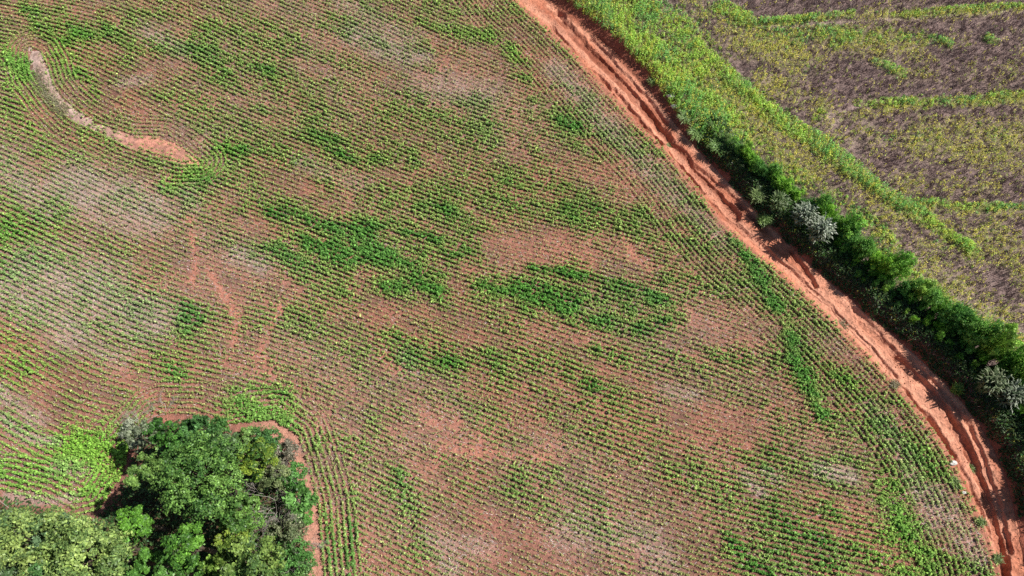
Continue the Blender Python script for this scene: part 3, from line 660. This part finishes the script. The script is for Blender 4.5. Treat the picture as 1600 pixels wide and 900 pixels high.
def twig_geo(n, H, spread, r0=.024):
    Vs, Fs, o = [], [], 0
    def add(p, d, L, r, lev):
        nonlocal o
        m = p+d*L*.5+np.array([random.gauss(0, .12), random.gauss(0, .12), .06])*L; e = p+d*L+np.array([random.gauss(0, .1), random.gauss(0, .1), -.08])*L
        v, f = tube([p, m, e], [r, r*.75, r*.4], 4); Vs.append(v); Fs.append(f+o); o += len(v)
        if lev < 3:
            for _ in range(4 if lev else 6):
                k = random.uniform(.4, 1); nd = d+np.array([random.gauss(0, .5), random.gauss(0, .5), random.gauss(.08, .35)]); nd /= np.linalg.norm(nd)
                add(p+d*L*k, nd, L*random.uniform(.4, .65), r*.5, lev+1)
    for i in range(n):
        a = random.uniform(0, 2*math.pi); d = np.array([math.cos(a)*spread, math.sin(a)*spread, 1]); d /= np.linalg.norm(d)
        add(np.array([random.gauss(0, .15), random.gauss(0, .15), -.05]), d, H*random.uniform(.5, .9), r0, 0)
    V = np.vstack(Vs); V[:, 2] = np.maximum(V[:, 2], -.05)
    return V, np.vstack(Fs)
def dead_shrub(px, py, H, spread, n, label, sc=1, name='dead_shrub', cat='dead shrub'):
    x, y = G([(px, py)], H*.5)[0]; zb = float(ground_z(np.array([[x, y]]))[0])
    o = link(name, mesh_np(name, *twig_geo(n, H, spread)), M_DEAD); o.location = (x, y, zb)
    return tag(o, label, cat)
dead_shrub(428,782,4.2,.9,9,'leafless grey twiggy shrub between the trees and big leaved shrub')
dead_shrub(446,846,2.8,1.6,9,'bleached dead branches sprawling toward the bare soil path')
dead_shrub(440,716,1.8,1.0,6,'thin leafless twigs on the bare soil arc')
dead_shrub(252,640,1.6,1.8,4,'pale fallen dead branches above the pointed tree')
dead_shrub(6,800,6.0,.8,4,'bare pale branches poking out at the left photo edge')
dead_shrub(210,665,2.0,1.0,5,'bleached bare twigs at the clump tip')
# undergrowth on the clump floor
n = 26000
lo3, hi3 = CLUMP.min(0), CLUMP.max(0); P = lo3+(hi3-lo3)*rng.random((n, 2)); cdv = sdist(P, CLUMP)
keep = (cdv < np.where(P[:, 0] < -24, .35, -.5)-rng.random(n)*.5) & ~((cdv > -1.1) & (P[:, 0] > -21)); P = P[keep]; n = len(P)
C = np.column_stack([P, ground_z(P)+rng.uniform(.05, 1.0, n)*sm(0, 3, -cdv[keep])+.05]); Nn = unit(np.column_stack([rng.normal(0, .5, (n, 2)), np.ones(n)]))
V, F, K = blades(C, Nn, rng.uniform(.2, .4, n), rng.uniform(.1, .2, n), jit((.06, .12, .035), n, .3, .12))
u_o = link('undergrowth', mesh_np('undergrowth', V, F, face_col=K), M_LEAF); tag(u_o, 'low leafy undergrowth covering the woodland floor', 'undergrowth', kind='stuff')

# ------------------------------------------------------------------ hedge on the road bank: leafy shrubs and clumps of tall grass
def grass_geo(nb, H, R, col, col2, wdt=.07, droop=.5):
    """arching blades"""
    n = nb; a = rng.random(n)*2*math.pi; b0 = R*.45*np.sqrt(rng.random(n)); a0 = rng.random(n)*2*math.pi
    base = np.column_stack([b0*np.cos(a0), b0*np.sin(a0), np.zeros(n)])
    h = H*rng.uniform(.45, 1.05, n); out = R*rng.uniform(.25, 1.0, n)*1.0; d = np.column_stack([np.cos(a), np.sin(a), np.zeros(n)])
    sidev = np.column_stack([-np.sin(a), np.cos(a), np.zeros(n)])+rng.normal(0, .3, (n, 3)); sidev = unit(sidev)
    ts = [0, .35, .62, .84, 1.0]; ws = [.6, 1, .9, .6, .08]; rows = []
    for t, ww in zip(ts, ws):
        p = base+d*(out*t**1.8)[:, None]+np.array([0, 0, 1])*(h*(t*1.35-droop*t**3.2))[:, None]
        rows += [p-sidev*wdt*ww/2, p+sidev*wdt*ww/2]
    V = np.stack(rows, 1); F = []
    o = (np.arange(n)*10)[:, None]
    F = np.concatenate([o+np.array([[2*i, 2*i+1, 2*i+3, 2*i+2]]) for i in range(4)], 1).reshape(-1, 4)
    mix = rng.random(n)[:, None]; k = (np.asarray(col)*(1-mix)+np.asarray(col2)*mix)*np.exp(rng.normal(0, .18, (n, 1)))
    return V.reshape(-1, 3), F, np.repeat(k, 4, 0)
def grass_clump(name, px, py, H, R, nb, col, col2, label, cat, group=None, wdt=.08, droop=.55, zoff=None):
    zt = (Z_R if zoff is None else zoff)
    x, y = G([(px, py)], zt+H*.75)[0]; zb = float(ground_z(np.array([[x, y]]))[0])
    V, F, K = grass_geo(nb, H, R, col, col2, wdt, droop)
    o = link(name, mesh_np(name, V, F, face_col=K), M_GRASS); o.location = (x, y, zb-.05)
    return tag(o, label, cat, group)
# low growth covering the bank under the hedge
n = 90000
P = lo2+(hi2-lo2)*rng.random((n*9, 2)); P = P[inside(P, G([(1110,175),(1080,235),(1128,292),(1560,760),(1590,1000),(1760,1000),(1760,700)], .5))][:n]
dr = d_right(P); keep = (dr > -.35+.8*N3(P[:, 0], P[:, 1], .8, 2)) & (dr < 3.2); P, dr = P[keep], dr[keep]; n = len(P)
C = np.column_stack([P, ground_z(P)+.03+rng.random(n)*.75*sm(-.2, 1.0, dr)]); Nn = unit(np.column_stack([rng.normal(0, .6, (n, 2)), np.ones(n)]))
V, F, K = blades(C, Nn, rng.uniform(.14, .34, n), rng.uniform(.06, .14, n), jit((.06, .11, .035), n, .3, .12))
b_o = link('bank_undergrowth', mesh_np('bank_undergrowth', V, F, face_col=K), M_LEAF); tag(b_o, 'low dark growth covering the bank under the hedge', 'undergrowth', kind='stuff')
# shared foliage meshes for the hedge shrubs
HV = []
for i in range(7):
    HB = 1.28
    pal = [((.08,.21,.03),(.20,.40,.06)),((.12,.25,.04),(.30,.46,.08)),((.06,.18,.04),(.15,.33,.07)),((.13,.22,.07),(.28,.38,.14)),((.08,.23,.03),(.24,.43,.05)),((.10,.20,.07),(.20,.31,.12)),((.08,.22,.04),(.21,.39,.08))][i]
    pal = (np.array(pal[0])*HB, np.array(pal[1])*HB)
    (V, F, K), L = crown_geo(1.0, 2.3, pal[0], 2400, 12, .23, pal[1], low=-.1, thick=.38, aspect=.42, lobe_r=(.24, .55))
    V = V+np.array([0, 0, 1.15]); V[:, 2] = np.maximum(V[:, 2], .02)
    gv, gf, gk = grass_geo(320, 2.45, 1.0, pal[0], pal[1], .06, .45)
    V, F, K = cat_geo([(V, F, K), (gv, gf, gk)])
    me = mesh_np('foliage', V, F, face_col=K); me.materials.append(M_LEAF)
    tv, tf = trunk_geo(1.1, 1.0, L, .05); ms = mesh_np('stem', tv, tf, smooth=True); ms.materials.append(M_BARK)
    HV.append((me, ms))
HG = 'shrubs of the dense hedge along the red dirt road'
CREST = [(1056,148,.22),(1085,183,.34),(1118,210,.5),(1152,237,.66),(1188,266,.8),(1230,297,1.05),(1276,328,1.2),(1316,364,1.3),(1358,400,1.35),(1420,446,1.35),(1480,492,1.35),(1540,540,1.35),(1594,588,1.4),(1646,640,1.55),(1688,710,1.7),(1722,790,1.8),(1746,870,1.85),(1762,960,1.85)]
cp = np.array([[c_[0], c_[1]] for c_ in CREST], float); chs = np.array([c_[2] for c_ in CREST])
cp[:, 0] += np.interp(cp[:, 0], [1100, 1350], [4, 14])
wp = np.array([G([p], Z_R*.8+h_*1.7)[0] for p, h_ in zip(cp, chs)])
tl = np.concatenate([[0], np.cumsum(np.hypot(*np.diff(wp, axis=0).T))])
pos = 0.; kshrub = 0
first = None
while pos < tl[-1]:
    hh = float(np.interp(pos, tl, chs)); c0 = np.array([np.interp(pos, tl, wp[:, k]) for k in (0, 1)]); c1 = np.array([np.interp(pos+.5, tl, wp[:, k]) for k in (0, 1)])
    d = (c1-c0)/(np.linalg.norm(c1-c0)+1e-9); nrm = np.array([d[1], -d[0]])
    if nrm[0] > 0: nrm = -nrm                                # towards the road
    for off, sc in ((0, 1.0), (.8, .4), (1.5, .3)) if hh > .9 else ((0, 1.0),):
        q = c0+nrm*(off*hh*.75)+rng.normal(0, .18, 2); s_ = hh*sc*random.uniform(.68, 1.22)*(.8+.5*float(N2(q[:1], q[1:], 3.0, 2)[0]))
        dd = .5*s_-d_right(q[None])[0]
        if dd > 0 and off < 1: q = q-nrm*dd
        if d_right(q[None])[0] < .15: continue
        me, ms = HV[random.choice([0, 1, 2, 4, 6] if pos > 9 else [2, 3, 5, 6, 0])]
        zb = float(ground_z(q[None])[0])
        t = thing('shrub', (q[0], q[1], zb-.05), 'leafy green shrub in the dense hedge along the red dirt road', 'shrub', HG, random.uniform(0, 6.28), (s_*random.uniform(.52, .74), s_*random.uniform(.52, .74), s_*random.uniform(.85, 1.22)))
        link('foliage', me, None, t); link('stem', ms, None, t); kshrub += 1
    pos += .6*max(hh, .6)
print('hedge shrubs', kshrub)
SIL = ((.15, .21, .12), (.48, .52, .42))
grass_clump('tall_grass', 1262, 327, 3.4, 1.0, 420, *SIL, 'upper of two silvery tall grass clumps rising from the hedge', 'grass clump', 'silvery tall grass clumps', .17)
grass_clump('tall_grass', 1288, 352, 3.6, 1.05, 460, *SIL, 'lower of two silvery tall grass clumps rising from the hedge', 'grass clump', 'silvery tall grass clumps', .17)
grass_clump('tall_grass', 1560, 592, 3.4, 1.1, 380, (.11,.17,.07), (.29,.32,.20), 'dull greyish tall grass clump near the picture edge', 'grass clump', 'silvery tall grass clumps', .17)
grass_clump('tall_grass', 1592, 612, 3.4, 1.1, 380, (.12,.18,.09), (.34,.37,.29), 'pale tall grass clump at the hedge end by picture edge', 'grass clump', 'silvery tall grass clumps', .17)
grass_clump('tall_grass', 1222, 306, 2.7, .9, 260, (.13,.21,.07), (.28,.36,.18), 'greyish grass clump just above the silvery clumps', 'grass clump', 'silvery tall grass clumps', .08)
grass_clump('tall_grass', 1094, 199, .8, 1.1, 500, (.14,.26,.06), (.27,.40,.14), 'soft grey green grass clump where the hedge starts', 'grass clump', None, .06)
grass_clump('tall_grass', 1074, 176, .7, 1.0, 400, (.16,.27,.08), (.30,.42,.17), 'small pale grass clump on the bank top', 'grass clump', None, .06)
grass_clump('tall_grass', 1124, 224, .9, 1.0, 450, (.12,.24,.05), (.24,.38,.12), 'grey green grass clump beside dark bushes on the bank', 'grass clump', None, .06)
grass_clump('tall_grass', 1190, 296, 1.6, .9, 350, (.13,.22,.06), (.3,.38,.16), 'spiky light grass clump at the hedge foot by the road', 'grass clump', None, .07)
grass_clump('tall_grass', 1204, 328, 1.5, .8, 350, (.13,.24,.05), (.28,.4,.14), 'spiky green grass clump in the hedge shadow', 'grass clump', None, .07)
grass_clump('tall_grass', 1509, 600, 1.2, .55, 260, (.2,.34,.05), (.36,.48,.12), 'sunlit yellow green grass tuft at the shadow edge', 'grass clump', None, .07)
TUF = [(1120,318,.5,.5,'olive weed tuft on the road shoulder beside crop corner'),(1163,366,.45,.45,'small weed tuft at the narrow part of the road'),(1198,394,.6,.7,'dark weed tuft on the road edge opposite hedge shadow'),
       (1250,440,.45,.6,'low dry tuft between gully and crop rows'),(1318,505,.6,.8,'brown grass tuft on the road edge mid bend'),(1400,600,.4,.5,'dry tuft at the head of the deep gully'),
       (1494,752,.5,.5,'green tuft inside the left gully'),(1528,728,.45,.45,'green tuft on the ridge between two gullies'),(1535,815,.5,.5,'weed tuft low in the left gully'),(1562,872,.5,.5,'weed tuft at the foot of the road'),
       (1020,128,.5,.7,'low green tuft on the bank foot'),(935,20,.5,.6,'green tuft on the far road edge'),(915,95,.45,.8,'olive grass tuft on the road ridge'),(1045,222,.4,.8,'olive tuft at crop edge beside the road')]
for px, py, H, R, lab in TUF:
    dead = 'dry' in lab or 'brown' in lab
    grass_clump('grass_tuft', px, py, H, R, 160, (.2, .17, .09) if dead else (.11, .18, .05), (.3, .26, .16) if dead else (.22, .30, .09), lab, 'grass tuft', 'weed tufts along the dirt road', .05, .5, 0)
# grey grass on the terrace bank
n = 1500
L = smooth_line(G([(58,112),(66,138),(84,160),(104,180)]), 60); k = rng.integers(0, 60, n); q = L[k]+rng.normal(0, .42, (n, 2)); axv = unit(np.column_stack([rng.normal(0, .4, (n, 2)), np.ones(n)]))
H = rng.uniform(.2, .42, n); Nn = unit(np.cross(axv, rng.normal(size=(n, 3))))
V, F, K = blades(np.column_stack([q, ground_z(q)+.1])+axv*(H/2)[:, None], Nn, H, .06, jit((.34, .34, .20), n, .2, .08), axv)
tg = link('bank_grass', mesh_np('bank_grass', V, F, face_col=K), M_GRASS); tag(tg, 'grey green grass on the pale contour bank', 'grass', kind='stuff')
# pale stones
def stone(px, py, r, label):
    x, y = G([(px, py)])[0]; i = np.argmin(((ROADP-[x, y])**2).sum(1))
    zb = max(float(ground_z(np.array([[x, y]]))[0]), float(ROADZ[i]) if np.hypot(*(ROADP[i]-[x, y])) < .4 else -9)
    u_ = np.linspace(0, math.pi, 7); V = []
    for a in u_:
        for k in range(9):
            b_ = 2*math.pi*k/9; d = np.array([math.sin(a)*math.cos(b_), math.sin(a)*math.sin(b_), math.cos(a)])
            V.append(d*r*np.array([1.2, .8, .6])*(1+.25*math.sin(5*d[0]+px)*math.cos(4*d[1]+py)))
    F = [[i*9+k, i*9+(k+1) % 9, (i+1)*9+(k+1) % 9, (i+1)*9+k] for i in range(6) for k in range(9)]
    o = link('stone', mesh_np('stone', np.array(V), np.array(F)[:, ::-1]), M_STONE); o.location = (x, y, zb+r*.3)
    return tag(o, label, 'stone', 'pale stones by the road')
stone(1489, 724, .28, 'white stone at the crop edge above the left gully')
stone(1506, 770, .16, 'small pale stone lower down the gully edge')
stone(1530, 815, .14, 'small pale stone on the gully lip near the road foot')
stone(1046, 158, .38, 'larger pale grey rock at the bank top')
stone(1052, 172, .30, 'smaller pale grey rock below the larger bank rock')
